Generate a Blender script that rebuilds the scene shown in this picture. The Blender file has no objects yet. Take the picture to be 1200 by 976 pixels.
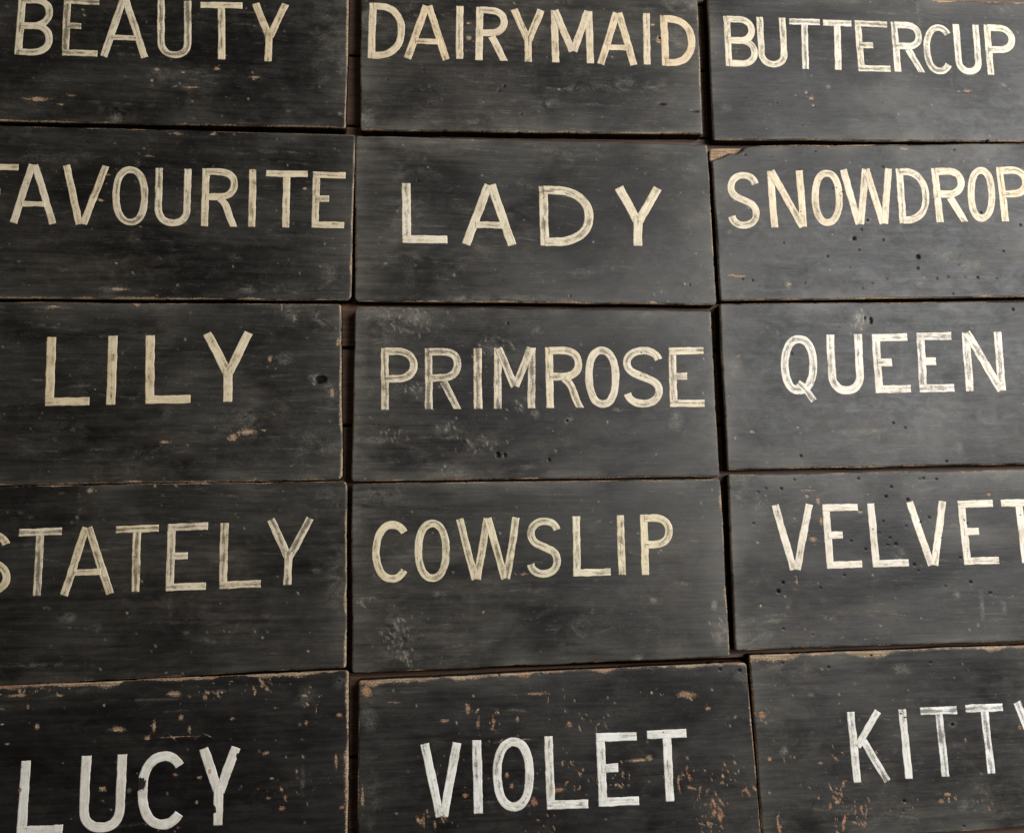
import bpy, math, random
import numpy as np
from mathutils import Matrix, Vector

# ------------------------------------------------------------------ camera, light, exposure
scene = bpy.context.scene
MM = 0.001
THICK = 16.0                       # board thickness, mm
CAM_HEIGHT = 860.0                 # above the board faces, mm
CAM_ROT = [[0.994522, 0.0, -0.104528], [-0.014548, 0.990268, -0.138411], [0.103511, 0.139173, 0.984843]]

cam_data = bpy.data.cameras.new('camera')
cam_data.sensor_fit = 'HORIZONTAL'
cam_data.sensor_width = 36.0
cam_data.lens = 30.0
cam_data.clip_start = 0.02
cam_data.clip_end = 50.0
cam = bpy.data.objects.new('camera', cam_data)
scene.collection.objects.link(cam)
m = Matrix(CAM_ROT).to_4x4()
m.translation = Vector((0, 0, (CAM_HEIGHT + THICK) * MM))
cam.matrix_world = m
scene.camera = cam

world = bpy.data.worlds.new('World')
scene.world = world
world.use_nodes = True
bg = world.node_tree.nodes['Background']
bg.inputs['Color'].default_value = (1.0, 0.93, 0.83, 1)
bg.inputs['Strength'].default_value = 0.085

def area_light(name, loc, target, sx, sy, power, color):
    d = bpy.data.lights.new(name, 'AREA')
    d.shape = 'RECTANGLE'; d.size = sx; d.size_y = sy
    d.energy = power; d.color = color
    o = bpy.data.objects.new(name, d)
    scene.collection.objects.link(o)
    o.location = loc
    o.rotation_euler = (Vector(target) - Vector(loc)).to_track_quat('-Z', 'Y').to_euler()
    return o
area_light('window_light', (1.42, 0.66, 1.50), (0.1, 0.1, 0.0), 1.2, 1.5, 66, (0.975, 0.985, 1.0))

vs = scene.view_settings
vs.view_transform = 'Standard'; vs.look = 'None'; vs.exposure = 0.0; vs.gamma = 1.0
vs.use_curve_mapping = False

# ------------------------------------------------------------------ measured boards (mm, local to each board centre)
BOARDS = {
 'BEAUTY': dict(
  at=[-269.9,513.9],
  quad=[[-189.6,86.2],[191.3,91.8],[189.6,-86.2],[-191.3,-91.8]],
  letters=[["B",[[-144.6,44.2],[-108.0,45.1],[-108.4,-19.4],[-144.7,-20.0]],7.9],["E",[[-100.3,45.3],[-64.8,46.2],[-63.6,-18.2],[-98.8,-18.8]],8.0],["A",[[-65.1,46.9],[-15.7,48.2],[-12.9,-17.2],[-61.9,-18.1]],8.0],["U",[[-6.7,48.5],[27.5,49.3],[29.9,-16.1],[-4.0,-16.7]],8.2],["T",[[36.7,48.5],[80.2,49.6],[82.1,-15.2],[39.0,-16.0]],8.2],["Y",[[88.9,49.6],[129.2,50.7],[128.1,-15.3],[88.2,-16.0]],8.3]],
  chips=[[-3.5,-29.3,5.4,2.7,0.3],[56.0,-25.9,5.2,2.7,0.4],[23.0,-31.4,3.6,1.8,0.3],[96.3,-34.1,9.8,2.4,0.2],[29.6,-47.7,13.5,1.5,0.3],[-118.1,-67.4,16.7,3.7,0.6],[-86.5,-61.8,5.8,1.7,0.4],[-96.2,-72.0,4.1,1.7,0.4],[-8.0,-42.1,2.1,2.7,0.3]],
  scuffs=[[-40.3,-79.5,8.2,8.2,0.9],[180.3,-18.5,6.9,10.6,0.6],[33.6,-33.6,27.1,5.4,0.4],[184.1,-70.0,2.8,2.8,1.2],[131.7,-69.4,3.7,3.1,0.6],[6.6,-34.8,17.9,7.5,0.4],[173.6,17.0,15.7,62.7,0.3]],
  pits=[],
  clusters=[],
  flecks=[],
  loss=[],
  wear=[0.8,1.6,0.8,0.7],  # right value wide: pale rim also paints the highlight on that edge
  chip_size=0.65,
  corner=[2.5,2.5,2.5,2.5],
  tone=[0.92,0.89,0.83,0.75],
  cream=[0.66,0.585,0.44,0.3],
  label="black wooden name board with narrow cream capitals reading BEAUTY",
 ),
 'DAIRYMAID': dict(
  at=[121.3,518.4],
  quad=[[-187.5,83.6],[187.8,92.4],[186.1,-83.6],[-186.5,-92.4]],
  letters=[["D",[[-177.9,52.5],[-138.8,53.3],[-140.9,-11.1],[-179.7,-11.7]],8.7],["A",[[-141.8,51.9],[-91.1,53.0],[-91.4,-9.5],[-141.6,-10.2]],8.8],["I",[[-85.3,53.9],[-76.8,54.1],[-77.2,-7.8],[-85.6,-8.0]],8.9],["R",[[-63.1,54.0],[-28.0,54.7],[-29.6,-7.9],[-64.3,-8.4]],8.9,"straight"],["Y",[[-26.3,53.4],[13.5,54.2],[13.3,-7.5],[-26.2,-8.1]],9.0],["M",[[19.1,54.7],[66.1,55.7],[66.1,-6.4],[19.6,-7.1]],9.1,0.22],["A",[[70.7,54.8],[117.5,55.9],[115.3,-6.3],[68.9,-7.0]],9.2],["I",[[122.9,56.5],[131.4,56.7],[130.2,-4.8],[121.7,-4.9]],9.3],["D",[[142.8,54.9],[182.4,55.8],[181.8,-4.9],[142.6,-5.4]],9.4]],
  chips=[[-70.1,34.4,5.5,1.7,0.2],[-70.2,17.2,4.4,4.4,0.3],[134.1,43.1,3.9,2.5,0.2],[141.7,25.9,5.4,7.2,0.1]],
  scuffs=[[35.2,-35.6,38.1,3.5,0.8],[10.7,-54.7,13.7,6.9,0.5],[163.8,25.8,18.0,14.4,0.5],[-180.1,-80.1,13.1,9.8,0.7],[-67.6,-79.3,10.1,8.4,0.5],[98.0,-29.2,52.7,8.8,0.45],[-127.6,36.9,20.2,20.2,0.3],[169.2,67.7,21.8,10.9,0.7],[14.1,-54.6,4.1,3.4,1],[-177.8,34.3,10.0,33.3,0.5]],
  pits=[[141.8,28.5,2.1],[-158.4,-35.0,1.0],[-120.2,-25.4,1.0],[-120.2,-20.8,1.0],[-33.4,-36.7,2.0,1.4],[142.9,-50.1,7.8,1.1],[178.0,-57.1,7.1,1.1],[-114.3,-59.8,1.0],[-15.2,-68.4,1.0],[-38.6,-42.4,1.4]],
  clusters=[],
  flecks=[],
  loss=[],
  wear=[0.8,1.7,1.0,0.6],  # wide right rim partly worn wood, partly painted edge highlight
  chip_size=0.65,
  corner=[2.5,2.5,2.5,2.5],
  tone=[1.2,1.12,1.0,1.3],
  cream=[0.68,0.585,0.44,0.2],
  label="black wooden name board scuffed grey with cream capitals reading DAIRYMAID",
 ),
 'BUTTERCUP': dict(
  at=[517.5,522.1],
  quad=[[-197.6,83.1],[200.3,91.8],[195.6,-82.0],[-198.3,-92.9]],
  letters=[["B",[[-180.4,54.3],[-142.4,55.0],[-142.5,-5.7],[-180.1,-6.1]],8.6],["U",[[-141.7,55.3],[-107.2,56.0],[-107.6,-5.3],[-141.9,-5.7]],8.7],["T",[[-103.2,55.6],[-66.3,56.3],[-68.8,-5.3],[-105.3,-5.8]],8.8],["T",[[-62.9,56.0],[-28.4,56.6],[-31.5,-4.6],[-65.7,-5.0]],8.9],["E",[[-25.0,56.9],[14.6,57.7],[14.5,-4.4],[-24.8,-4.9]],9.0],["R",[[18.8,57.8],[56.0,58.5],[55.8,-3.5],[19.0,-3.9]],9.0,"straight"],["C",[[57.9,57.0],[93.0,57.6],[89.8,-4.3],[55.0,-4.7]],9.1],["U",[[94.8,58.9],[127.3,59.5],[126.5,-3.3],[94.3,-3.7]],9.2],["P",[[133.4,60.2],[171.5,60.9],[170.4,-2.2],[132.6,-2.7]],9.3]],
  chips=[[-81.9,-41.0,5.0,3.0,0.6],[-88.0,-33.4,2.7,2.7,0.5],[-80.7,-49.1,2.3,2.3,0.4],[105.4,-23.5,7.0,2.8,0.4],[94.8,-24.6,2.8,1.7,0.4],[-100.0,-38.3,2.3,1.3,0.5]],
  scuffs=[[-62.4,-25.5,2.7,2.7,1.3],[-35.0,-65.3,10.1,2.0,0.9],[151.8,-14.5,4.6,2.5,1],[-88.5,-14.6,2.4,7.4,0.5],[54.1,65.7,2.8,21.1,0.5],[168.8,82.6,21.6,10.8,0.6],[-183.3,-55.9,6.5,6.5,0.5],[2.3,68.3,20.8,2.1,0.5],[2.2,-21.0,2.1,5.1,0.5],[87.5,-10.3,2.1,14.0,0.4]],
  pits=[[124.6,-84.0,2.4],[-123.7,-46.8,1.0],[-95.6,-72.7,1.0],[0.6,-41.7,1.0]],
  clusters=[],
  flecks=[],
  loss=[],
  wear=[2.2,1,1.0,0.6],
  chip_size=0.65,
  corner=[2.5,2.5,2.5,2.5],
  tone=[1.0,1.02,1.03,1.1],
  cream=[0.72,0.68,0.58,0.3],
  label="grey-black name board with a tan top edge and brushed white capitals reading BUTTERCUP",
 ),
 'FAVOURITE': dict(
  at=[-262.1,329.0],
  quad=[[-189.3,87.9],[191.7,91.5],[189.3,-88.3],[-191.7,-91.0]],
  letters=[["F",[[-176.2,47.0],[-141.1,47.4],[-138.7,-14.2],[-173.5,-14.3]],7.6],["A",[[-150.2,47.2],[-104.6,47.7],[-101.1,-14.1],[-146.3,-14.2]],7.7],["V",[[-99.5,47.9],[-53.6,48.4],[-55.7,-13.9],[-101.1,-14.0]],7.7],["O",[[-51.2,48.2],[-15.9,48.6],[-13.2,-14.2],[-48.2,-14.3]],7.8],["U",[[-8.8,47.7],[26.8,48.0],[27.9,-13.8],[-7.4,-13.9]],7.9],["R",[[37.5,48.8],[73.5,49.2],[73.9,-13.0],[38.1,-13.1]],8.0],["I",[[84.0,49.3],[91.8,49.4],[92.3,-12.6],[84.5,-12.6]],8.1],["T",[[101.2,48.9],[143.6,49.3],[143.5,-12.4],[101.5,-12.6]],8.1],["E",[[148.8,48.8],[182.4,49.1],[181.7,-12.0],[148.3,-12.1]],8.2]],
  chips=[[10.3,85.8,7.7,2.4,0.4],[47.5,86.2,6.6,2.1,0.4],[68.5,86.6,2.4,1.5,0.4],[-61.0,12.1,5.2,2.0,0.8],[-54.6,39.2,4.1,1.7,0.6],[141.5,29.7,4.2,2.4,0.5],[-40.8,-79.8,12.8,2.6,0.2],[-16.7,60.6,5.3,1.5,0.3],[-42.6,-53.1,2.3,1.4,0.4]],
  scuffs=[[-134.0,-54.2,2.0,2.0,1.6],[15.0,-36.3,4.4,2.9,1],[-92.9,-60.2,5.6,2.8,0.6],[86.7,-78.7,8.8,4.4,0.8],[116.1,-76.7,7.4,4.4,0.8],[36.5,-65.6,14.6,1.7,0.6],[-26.6,51.3,2.9,4.7,0.8],[73.9,-46.1,5.9,4.4,0.4],[172.6,-61.6,12.1,15.1,0.4],[-102.2,55.2,57.4,5.7,0.25],[-43.6,-79.9,17.1,2.8,0.6],[-28.8,-29.5,7.2,4.3,0.4],[0.9,-47.6,4.1,2.9,0.5]],
  pits=[],
  clusters=[],
  flecks=[],
  loss=[],
  wear=[0.8,1.0,1.2,0.8],
  chip_size=0.65,
  corner=[2.5,2.5,6,2.5],
  tone=[0.92,0.89,0.83,0.7],
  cream=[0.66,0.585,0.44,0.2],
  label="black wooden name board with cream capitals reading FAVOURITE",
 ),
 'LADY': dict(
  at=[121.7,331.0],
  quad=[[-191.4,88.5],[190.0,92.0],[192.2,-89.3],[-190.8,-91.2]],
  letters=[["L",[[-143.1,37.0],[-95.8,37.7],[-95.7,-28.0],[-142.5,-28.3]],10.2],["A",[[-81.0,37.4],[-21.5,38.2],[-22.5,-28.3],[-81.4,-28.7]],10.4],["D",[[1.7,38.0],[60.3,38.9],[60.2,-27.6],[2.2,-28.0]],10.6],["Y",[[83.2,39.0],[137.7,39.7],[134.4,-25.9],[80.4,-26.3]],10.8]],
  chips=[[122.7,-88.1,7.1,2.5,0.3],[-12.1,-90.1,20.7,1.7,0.2]],
  scuffs=[[-159.5,-50.4,1.7,1.7,1.6],[-46.0,-54.6,1.4,1.4,1.4],[-88.7,-61.4,1.4,2.4,1.4],[79.0,-49.4,1.8,1.8,1],[-22.3,-84.9,51.6,3.4,0.7],[-83.8,-86.9,20.3,3.4,0.7],[166.8,63.2,22.1,22.1,0.4],[-137.9,-0.5,20.4,67.8,0.25],[47.7,77.9,35.9,7.2,0.3],[-9.9,39.2,21.1,7.0,0.4],[47.7,-57.2,17.6,7.0,0.5],[171.3,-0.0,18.2,54.7,0.3]],
  pits=[[-126.0,40.4,1.4],[162.8,-67.7,1.1],[33.1,-82.3,1.0]],
  clusters=[],
  flecks=[],
  loss=[],
  wear=[0.5,1.2,1.3,0.8],
  chip_size=0.65,
  corner=[3,3,4,5],
  tone=[1.15,1.1,1.0,1.1],
  cream=[0.68,0.62,0.49,0.2],
  label="streaky charcoal name board with large wide-spaced cream capitals reading LADY",
 ),
 'SNOWDROP': dict(
  at=[507.3,340.5],
  quad=[[-191.8,81.2],[188.9,97.2],[191.9,-84.2],[-189.0,-94.1]],
  letters=[["S",[[-175.3,50.3],[-139.0,52.3],[-141.0,-13.0],[-177.0,-14.8]],9.0],["N",[[-129.8,53.4],[-88.1,55.7],[-87.4,-9.6],[-128.7,-11.7]],9.1],["O",[[-78.8,56.3],[-42.3,58.4],[-45.4,-7.4],[-81.5,-9.2]],9.3],["W",[[-45.7,57.7],[17.1,61.2],[16.9,-3.3],[-45.3,-6.4]],9.3],["D",[[20.8,61.1],[58.9,63.3],[57.9,-1.6],[20.2,-3.5]],9.5],["R",[[62.9,62.8],[101.7,65.0],[102.5,0.8],[64.1,-1.1]],9.6,"straight"],["O",[[106.2,65.6],[140.2,67.5],[135.4,1.9],[101.8,0.2]],9.7],["P",[[141.5,66.7],[180.7,68.9],[181.4,3.8],[142.6,1.9]],9.7]],
  chips=[[-170.2,-66.7,14.3,2.2,0],[-111.5,-73.6,3.9,3.5,0.05],[-185.6,4.1,4.5,1.6,0.6],[33.5,84.5,6.8,2.0,0.1],[-57.1,84.4,4.7,1.7,0.2]],
  scuffs=[[-16.7,0.6,4.7,4.0,1.3],[-113.2,-74.6,3.9,5.1,1.2],[68.4,-39.5,15.1,8.4,0.8],[101.1,-50.4,15.2,8.5,0.9],[-63.8,-60.0,19.5,6.5,0.4],[37.2,-71.1,5.0,4.0,0.8],[-175.6,-18.9,3.2,3.8,0.7],[33.5,84.5,6.8,4.8,0.6],[-49.0,-35.5,98.4,19.7,0.2],[-166.2,-50.7,25.5,25.5,0.25],[-34.9,-22.1,4.6,4.0,0.9]],
  pits=[[6.5,63.4,1.3],[-55.5,36.5,1.0],[-44.2,31.8,1.3],[-46.2,26.8,1.0],[-50.5,36.6,1.0],[-33.2,-21.5,3.0],[-0.3,-22.3,1.3],[-29.2,-34.4,1.3],[-65.8,-42.3,1.3],[39.1,-41.1,2.7],[38.0,-54.2,1.7],[-164.0,-69.7,1.3],[-152.9,-71.1,1.3],[-93.8,-72.7,1.0],[-28.2,-78.0,1.0],[-16.3,-72.0,1.0],[1.2,-66.9,1.0],[59.3,-65.8,1.3],[72.9,-63.3,1.3],[86.0,-49.0,1.0],[93.1,-63.0,1.0],[108.2,-63.7,1.4],[130.1,-64.6,1.0],[141.9,-32.4,1.4],[165.7,-0.9,1.7],[93.4,86.6,1.4],[-72.4,79.2,1.0],[-123.8,71.4,1.0],[-153.1,72.4,1.0],[119.0,13.0,1.4],[-89.4,45.4,1.0],[-93.5,7.4,1.3],[76.9,-82.4,1.3],[-115.2,-28.2,1.0],[-40.6,-54.7,1.0],[-24.8,-10.5,1.3],[-72.8,-0.2,1.0],[-16.7,0.6,2.0]],
  clusters=[],
  flecks=[],
  loss=[],
  wear=[1.1,1,1.2,0.8],
  chip_size=0.65,
  corner=[2.5,2.5,2.5,2.5],
  tone=[1.05,1.03,1.0,1.0],
  cream=[0.7,0.62,0.48,0.22],
  label="wormholed grey name board with a broken corner and cream capitals reading SNOWDROP",
 ),
 'LILY': dict(
  at=[-271.4,145.6],
  quad=[[-192.7,88.5],[188.3,91.4],[192.7,-88.0],[-188.3,-91.8]],
  letters=[["L",[[-94.6,53.8],[-52.7,55.2],[-51.4,-13.6],[-92.8,-14.6]],9.5],["I",[[-37.7,55.6],[-28.1,55.9],[-26.8,-13.1],[-36.3,-13.3]],9.6],["L",[[-1.7,56.3],[41.8,57.6],[44.0,-11.4],[0.9,-12.4]],9.7],["Y",[[52.1,59.0],[102.9,60.6],[104.8,-9.6],[54.5,-10.8]],9.8]],
  chips=[[-10.8,87.2,4.6,3.1,0.8],[-89.9,84.6,9.0,2.0,0.4],[99.9,-40.3,13.8,5.2,0.35],[85.7,-46.2,6.3,5.7,0.4],[119.7,33.6,2.9,5.3,0.3],[22.0,-50.4,7.0,2.3,0.1],[186.5,49.5,2.1,7.5,0.5],[181.2,-1.2,3.0,6.5,0.1],[-8.6,-88.1,13.9,1.4,0.3],[130.3,86.1,1.5,5.3,0.2],[142.3,75.4,1.5,5.3,0.2],[91.3,-41.8,1.7,4.0,0]],
  scuffs=[[135.8,33.7,8.8,7.3,0.8],[96.5,-23.9,17.3,11.5,0.6],[73.6,-25.4,14.3,4.3,0.5],[162.7,15.5,5.9,5.9,1],[167.5,80.4,8.9,11.9,0.7],[140.8,80.0,5.9,11.9,0.7],[-72.0,-37.1,11.0,6.9,0.6],[-60.4,5.5,13.9,1.7,0.5],[-102.3,11.3,8.3,0.8,0.9],[-82.1,-53.0,2.2,6.9,0.5],[-10.7,-41.6,1.4,1.4,1.4],[163.9,-56.9,23.3,17.5,0.4],[19.4,-20.9,11.3,8.5,0.3],[177.7,-1.2,7.4,10.3,0.7],[1.3,-59.1,11.2,2.8,0.5],[41.2,81.8,1.4,8.7,0.5],[99.8,-38.8,17.3,11.5,0.5]],
  pits=[[168.0,13.1,8.0,5.9]],
  clusters=[],
  flecks=[],
  loss=[],
  wear=[0.9,1.3,1.0,0.8],
  chip_size=0.65,
  corner=[2.5,3,6,2.5],
  tone=[0.92,0.9,0.84,0.8],
  cream=[0.66,0.585,0.44,0.14],
  label="black name board with a nail hole near its edge and cream capitals reading LILY",
 ),
 'PRIMROSE': dict(
  at=[118.9,145.8],
  quad=[[-187.4,88.7],[187.6,89.2],[188.6,-88.1],[-188.8,-89.9]],
  letters=[["P",[[-161.2,45.4],[-124.1,46.1],[-123.4,-17.8],[-160.1,-18.2]],8.6],["R",[[-116.5,45.5],[-79.0,46.2],[-79.4,-17.4],[-116.5,-17.8]],8.7,"straight"],["I",[[-67.2,45.9],[-57.8,46.1],[-58.0,-17.3],[-67.4,-17.4]],8.8],["M",[[-45.6,46.4],[-2.3,47.2],[-3.5,-16.6],[-46.3,-17.1]],8.8,0.36],["R",[[7.7,47.6],[46.6,48.3],[46.7,-15.9],[8.1,-16.4]],8.9],["O",[[49.1,48.3],[85.6,49.0],[85.6,-15.9],[49.4,-16.3]],9.0],["S",[[90.2,48.7],[133.1,49.5],[131.2,-15.5],[88.7,-15.9]],9.1],["E",[[139.4,48.4],[177.5,49.1],[175.9,-14.8],[138.2,-15.2]],9.2]],
  chips=[],
  scuffs=[[0.5,66.7,6.9,4.1,1],[119.4,80.4,8.9,7.1,1],[31.0,-27.9,5.1,5.1,1],[-2.9,-22.8,4.1,5.1,1],[145.0,-29.7,7.0,12.3,0.9],[82.8,-18.3,6.2,2.1,1.3],[-93.4,-39.6,13.2,8.3,0.5],[16.7,-59.3,2.7,2.7,1.1],[-85.4,-82.7,19.7,6.6,0.6],[-170.3,-49.3,19.4,3.9,0.8],[-144.8,78.8,39.9,16.6,0.7],[-10.6,-76.6,13.4,2.7,0.6],[-44.2,48.9,27.1,13.6,0.4],[-124.8,4.0,19.8,13.2,0.4],[-21.3,-12.6,10.1,6.8,0.6],[-58.7,-54.7,26.6,6.7,0.5],[-161.3,64.9,19.8,19.8,0.5]],
  pits=[[-43.2,-64.7,3.0,4.0],[29.2,-28.9,1.7],[9.7,-70.0,1.7],[110.3,43.2,1.4],[-30.9,72.6,1.4],[108.4,18.7,1.4],[-35.5,-64.8,1.7,2.7]],
  clusters=[],
  flecks=[[-131.5,72.1,36.7,16.7,36],[-44.2,48.9,27.1,13.6,14],[-124.8,4.0,19.8,13.2,14],[-58.7,-54.7,26.6,10.0,18],[-150.9,-42.8,19.6,9.8,12],[-21.3,-12.6,13.5,6.8,8],[-91.8,-37.9,13.2,8.3,10]],
  loss=[],
  wear=[0.5,0.8,1.0,0.6],
  chip_size=0.65,
  corner=[4,3,2.5,3],
  tone=[1.05,1.02,0.95,1.1],
  cream=[0.69,0.62,0.49,0.31],
  label="black name board with crazed blistered paint and worn cream capitals reading PRIMROSE",
 ),
 'QUEEN': dict(
  at=[506.9,156.9],
  quad=[[-190.6,85.8],[190.3,94.4],[190.7,-87.6],[-190.3,-92.5]],
  letters=[["Q",[[-124.9,51.7],[-83.9,52.9],[-87.6,-12.1],[-128.2,-13.0]],10.0],["U",[[-73.5,53.1],[-32.7,54.3],[-34.3,-12.0],[-74.7,-12.8]],10.1],["E",[[-21.9,54.2],[19.2,55.4],[18.4,-10.0],[-22.3,-10.9]],10.2],["E",[[29.5,56.3],[70.5,57.5],[68.5,-9.0],[28.0,-9.9]],10.3],["N",[[82.4,57.1],[129.6,58.5],[128.4,-7.5],[81.6,-8.6]],10.4]],
  chips=[[-172.0,29.1,4.8,2.1,0.7],[-111.0,-47.7,2.7,2.7,0.3],[-119.4,-40.2,2.1,1.5,0.3],[-161.6,-52.0,4.1,2.7,0.1],[-31.4,-90.3,12.1,2.7,0.1],[17.1,-90.6,21.4,1.8,0.1],[-0.7,67.4,1.6,1.2,0.5]],
  scuffs=[[-34.7,68.5,12.4,13.0,1.6],[-40.7,-52.8,22.7,3.6,1.1],[-22.8,-57.2,1.8,4.3,1.1],[68.1,-70.0,4.6,7.7,0.8],[-65.7,64.2,18.4,1.8,0.8],[-177.2,15.4,8.9,11.9,0.8],[36.8,67.9,9.4,9.4,0.6],[71.0,28.9,3.1,9.4,0.7],[1.7,-55.8,18.3,2.4,0.5],[23.2,-55.2,1.8,1.8,1],[-161.3,-73.9,35.2,8.8,0.35],[41.5,-57.3,9.3,24.7,0.3],[-127.1,54.6,1.8,3.0,0.8],[-159.7,62.6,18.0,12.0,0.4]],
  pits=[[-21.0,69.6,1.9,5.0],[-27.6,71.9,0.9,2.8],[-4.0,-43.2,1.5],[9.0,-48.5,1.5],[-109.9,-77.9,1.5],[52.9,-84.5,1.5],[146.3,83.9,1.6],[-113.4,31.9,0.9]],
  clusters=[],
  flecks=[[-34.0,69.4,10.5,10.5,30]],
  loss=[],
  wear=[0.9,1,1.3,0.6],
  chip_size=0.65,
  corner=[2.5,2.5,2.5,2.5],
  tone=[1.0,1.01,1.0,1.1],
  cream=[0.77,0.72,0.64,0.26],
  label="grey-black name board with a dark knot and worn white capitals reading QUEEN",
 ),
 'STATELY': dict(
  at=[-264.3,-36.2],
  quad=[[-191.6,89.5],[189.4,92.5],[191.6,-87.0],[-189.4,-95.1]],
  letters=[["S",[[-158.2,47.3],[-123.6,48.1],[-119.9,-11.1],[-154.2,-11.6]],8.0],["T",[[-116.2,49.3],[-77.1,50.2],[-77.1,-12.9],[-115.7,-13.5]],8.1],["A",[[-79.8,49.6],[-29.7,50.8],[-26.6,-12.8],[-76.2,-13.5]],8.1],["T",[[-28.3,50.9],[11.7,51.8],[12.4,-11.2],[-27.2,-11.8]],8.2],["E",[[20.0,52.3],[57.7,53.1],[57.6,-10.9],[20.3,-11.4]],8.4],["L",[[69.3,52.5],[108.8,53.4],[109.0,-9.6],[69.9,-10.2]],8.5],["Y",[[112.2,55.4],[159.5,56.5],[157.1,-7.5],[110.4,-8.2]],8.6]],
  chips=[[-53.9,85.4,4.9,3.6,0.05],[6.8,88.6,2.5,2.0,0.1],[-14.1,-30.7,1.9,2.4,0.7],[155.4,-70.7,3.1,1.7,0.6],[115.6,91.8,4.0,1.1,0.5],[29.1,91.4,16.8,1.1,0.3],[-15.6,92.3,11.1,1.4,0.2]],
  scuffs=[[-69.3,-32.2,9.4,5.4,0.8],[-40.5,-43.8,4.9,4.0,0.9],[-18.0,-35.3,6.8,4.1,0.8],[-90.7,-76.5,31.8,2.1,0.6],[157.5,4.6,7.1,2.6,1],[56.8,-59.6,11.0,2.8,0.7],[41.4,-50.6,3.3,1.7,0.7],[-87.1,-24.9,3.2,2.1,0.8],[-79.8,83.4,3.8,1.6,0.9],[-62.7,71.2,1.6,13.7,0.5],[181.9,1.8,11.5,43.1,0.4],[175.0,77.5,11.6,14.5,0.4],[-115.0,60.5,16.2,1.6,0.5],[-116.6,64.8,2.7,1.6,0.7],[111.7,-36.5,16.8,2.8,0.3],[25.4,-28.8,2.2,16.5,0.3]],
  pits=[[183.0,68.6,1.2]],
  clusters=[],
  flecks=[],
  loss=[],
  wear=[0.8,1.5,0.7,0.7],
  chip_size=0.65,
  corner=[2.5,5,2.5,2.5],
  tone=[0.85,0.81,0.75,0.6],
  cream=[0.66,0.585,0.44,0.3],
  label="black wooden name board with tall spaced cream capitals reading STATELY",
 ),
 'COWSLIP': dict(
  at=[120.1,-35.9],
  quad=[[-189.9,89.6],[188.3,91.4],[189.1,-87.9],[-187.5,-93.1]],
  letters=[["C",[[-169.5,52.2],[-133.4,52.6],[-133.3,-7.8],[-169.0,-8.0]],8.2],["O",[[-128.1,52.6],[-93.3,53.1],[-92.9,-7.7],[-127.4,-7.8]],8.3],["W",[[-87.6,53.4],[-22.0,54.3],[-21.7,-6.4],[-86.6,-6.7]],8.3],["S",[[-15.3,53.9],[19.5,54.3],[18.1,-5.9],[-16.3,-6.1]],8.5],["L",[[31.2,54.7],[70.2,55.1],[69.0,-5.2],[30.4,-5.4]],8.6],["I",[[76.4,55.1],[84.8,55.2],[84.8,-4.9],[76.6,-4.9]],8.7],["P",[[101.2,55.5],[135.2,55.9],[134.7,-5.2],[101.0,-5.4]],8.7]],
  chips=[[-60.1,-38.7,1.7,2.3,0.5],[-17.9,-1.8,10.1,1.0,0.5]],
  scuffs=[[-6.4,-17.8,15.1,2.7,0.8],[112.6,-29.5,3.5,3.5,1],[48.2,-40.3,2.4,3.1,1.4],[34.7,-61.1,16.9,13.5,0.35],[-104.5,-19.0,8.2,2.6,0.8],[175.0,-34.9,2.8,5.3,1.1],[-94.9,-84.8,19.5,2.6,0.6],[-55.7,-90.7,49.3,2.6,0.5],[-170.4,80.2,26.3,13.1,0.6],[-88.9,-69.7,1.6,1.3,1.3],[-143.5,-53.3,19.4,19.4,0.5],[-137.0,-80.4,12.9,11.3,0.5],[179.0,-61.6,10.5,14.0,0.6],[-40.3,80.7,2.0,1.4,1],[58.2,49.3,3.5,1.7,0.7],[96.7,-87.2,6.8,3.4,0.9],[149.8,-90.3,27.6,2.8,0.5],[-180.1,67.1,13.1,19.6,0.4],[190.7,18.6,2.5,2.8,1.8]],
  pits=[[192.5,18.6,1.1]],
  clusters=[],
  flecks=[[-143.5,-53.3,17.8,19.4,34],[-137.0,-78.9,11.3,11.3,16],[179.0,-61.6,9.8,14.0,14],[-177.5,-28.6,8.1,6.4,8]],
  loss=[],
  wear=[0.6,1.6,0.8,0.5],  # right rim widened to paint in its bright lit edge
  chip_size=0.65,
  corner=[2.5,2.5,2.5,2.5],
  tone=[1.0,0.97,0.9,1.0],
  cream=[0.69,0.63,0.48,0.27],
  label="black name board with flaking corner paint and cream capitals reading COWSLIP",
 ),
 'VELVET': dict(
  at=[506.3,-28.1],
  quad=[[-190.0,87.9],[191.0,91.6],[190.0,-89.5],[-191.0,-90.0]],
  letters=[["V",[[-145.4,56.0],[-99.3,56.6],[-100.8,-10.9],[-146.5,-11.1]],8.8],["E",[[-89.9,55.9],[-50.6,56.4],[-50.2,-10.3],[-89.1,-10.5]],8.9],["L",[[-40.4,56.5],[0.3,57.1],[1.4,-9.8],[-38.9,-10.0]],9.0],["V",[[2.4,57.5],[49.0,58.1],[50.5,-9.2],[4.4,-9.4]],9.1],["E",[[61.0,58.3],[101.4,58.9],[102.7,-9.1],[62.7,-9.4]],9.2],["T",[[110.4,59.0],[152.6,59.5],[153.3,-8.6],[111.6,-8.8]],9.3]],
  chips=[[-93.1,60.5,3.3,5.9,0.3],[-105.5,64.8,3.5,2.7,0.3],[-91.6,39.3,3.2,6.5,0.7],[98.0,64.9,3.1,2.8,0.3],[-101.7,19.9,6.5,4.1,0.3],[-47.9,47.8,4.8,2.7,0.2],[70.9,89.1,2.5,1.5,0.3],[-161.8,-46.2,2.3,2.3,0.1],[-122.0,-22.5,1.7,5.2,0.2],[-101.3,71.0,13.3,1.5,0.2]],
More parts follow.
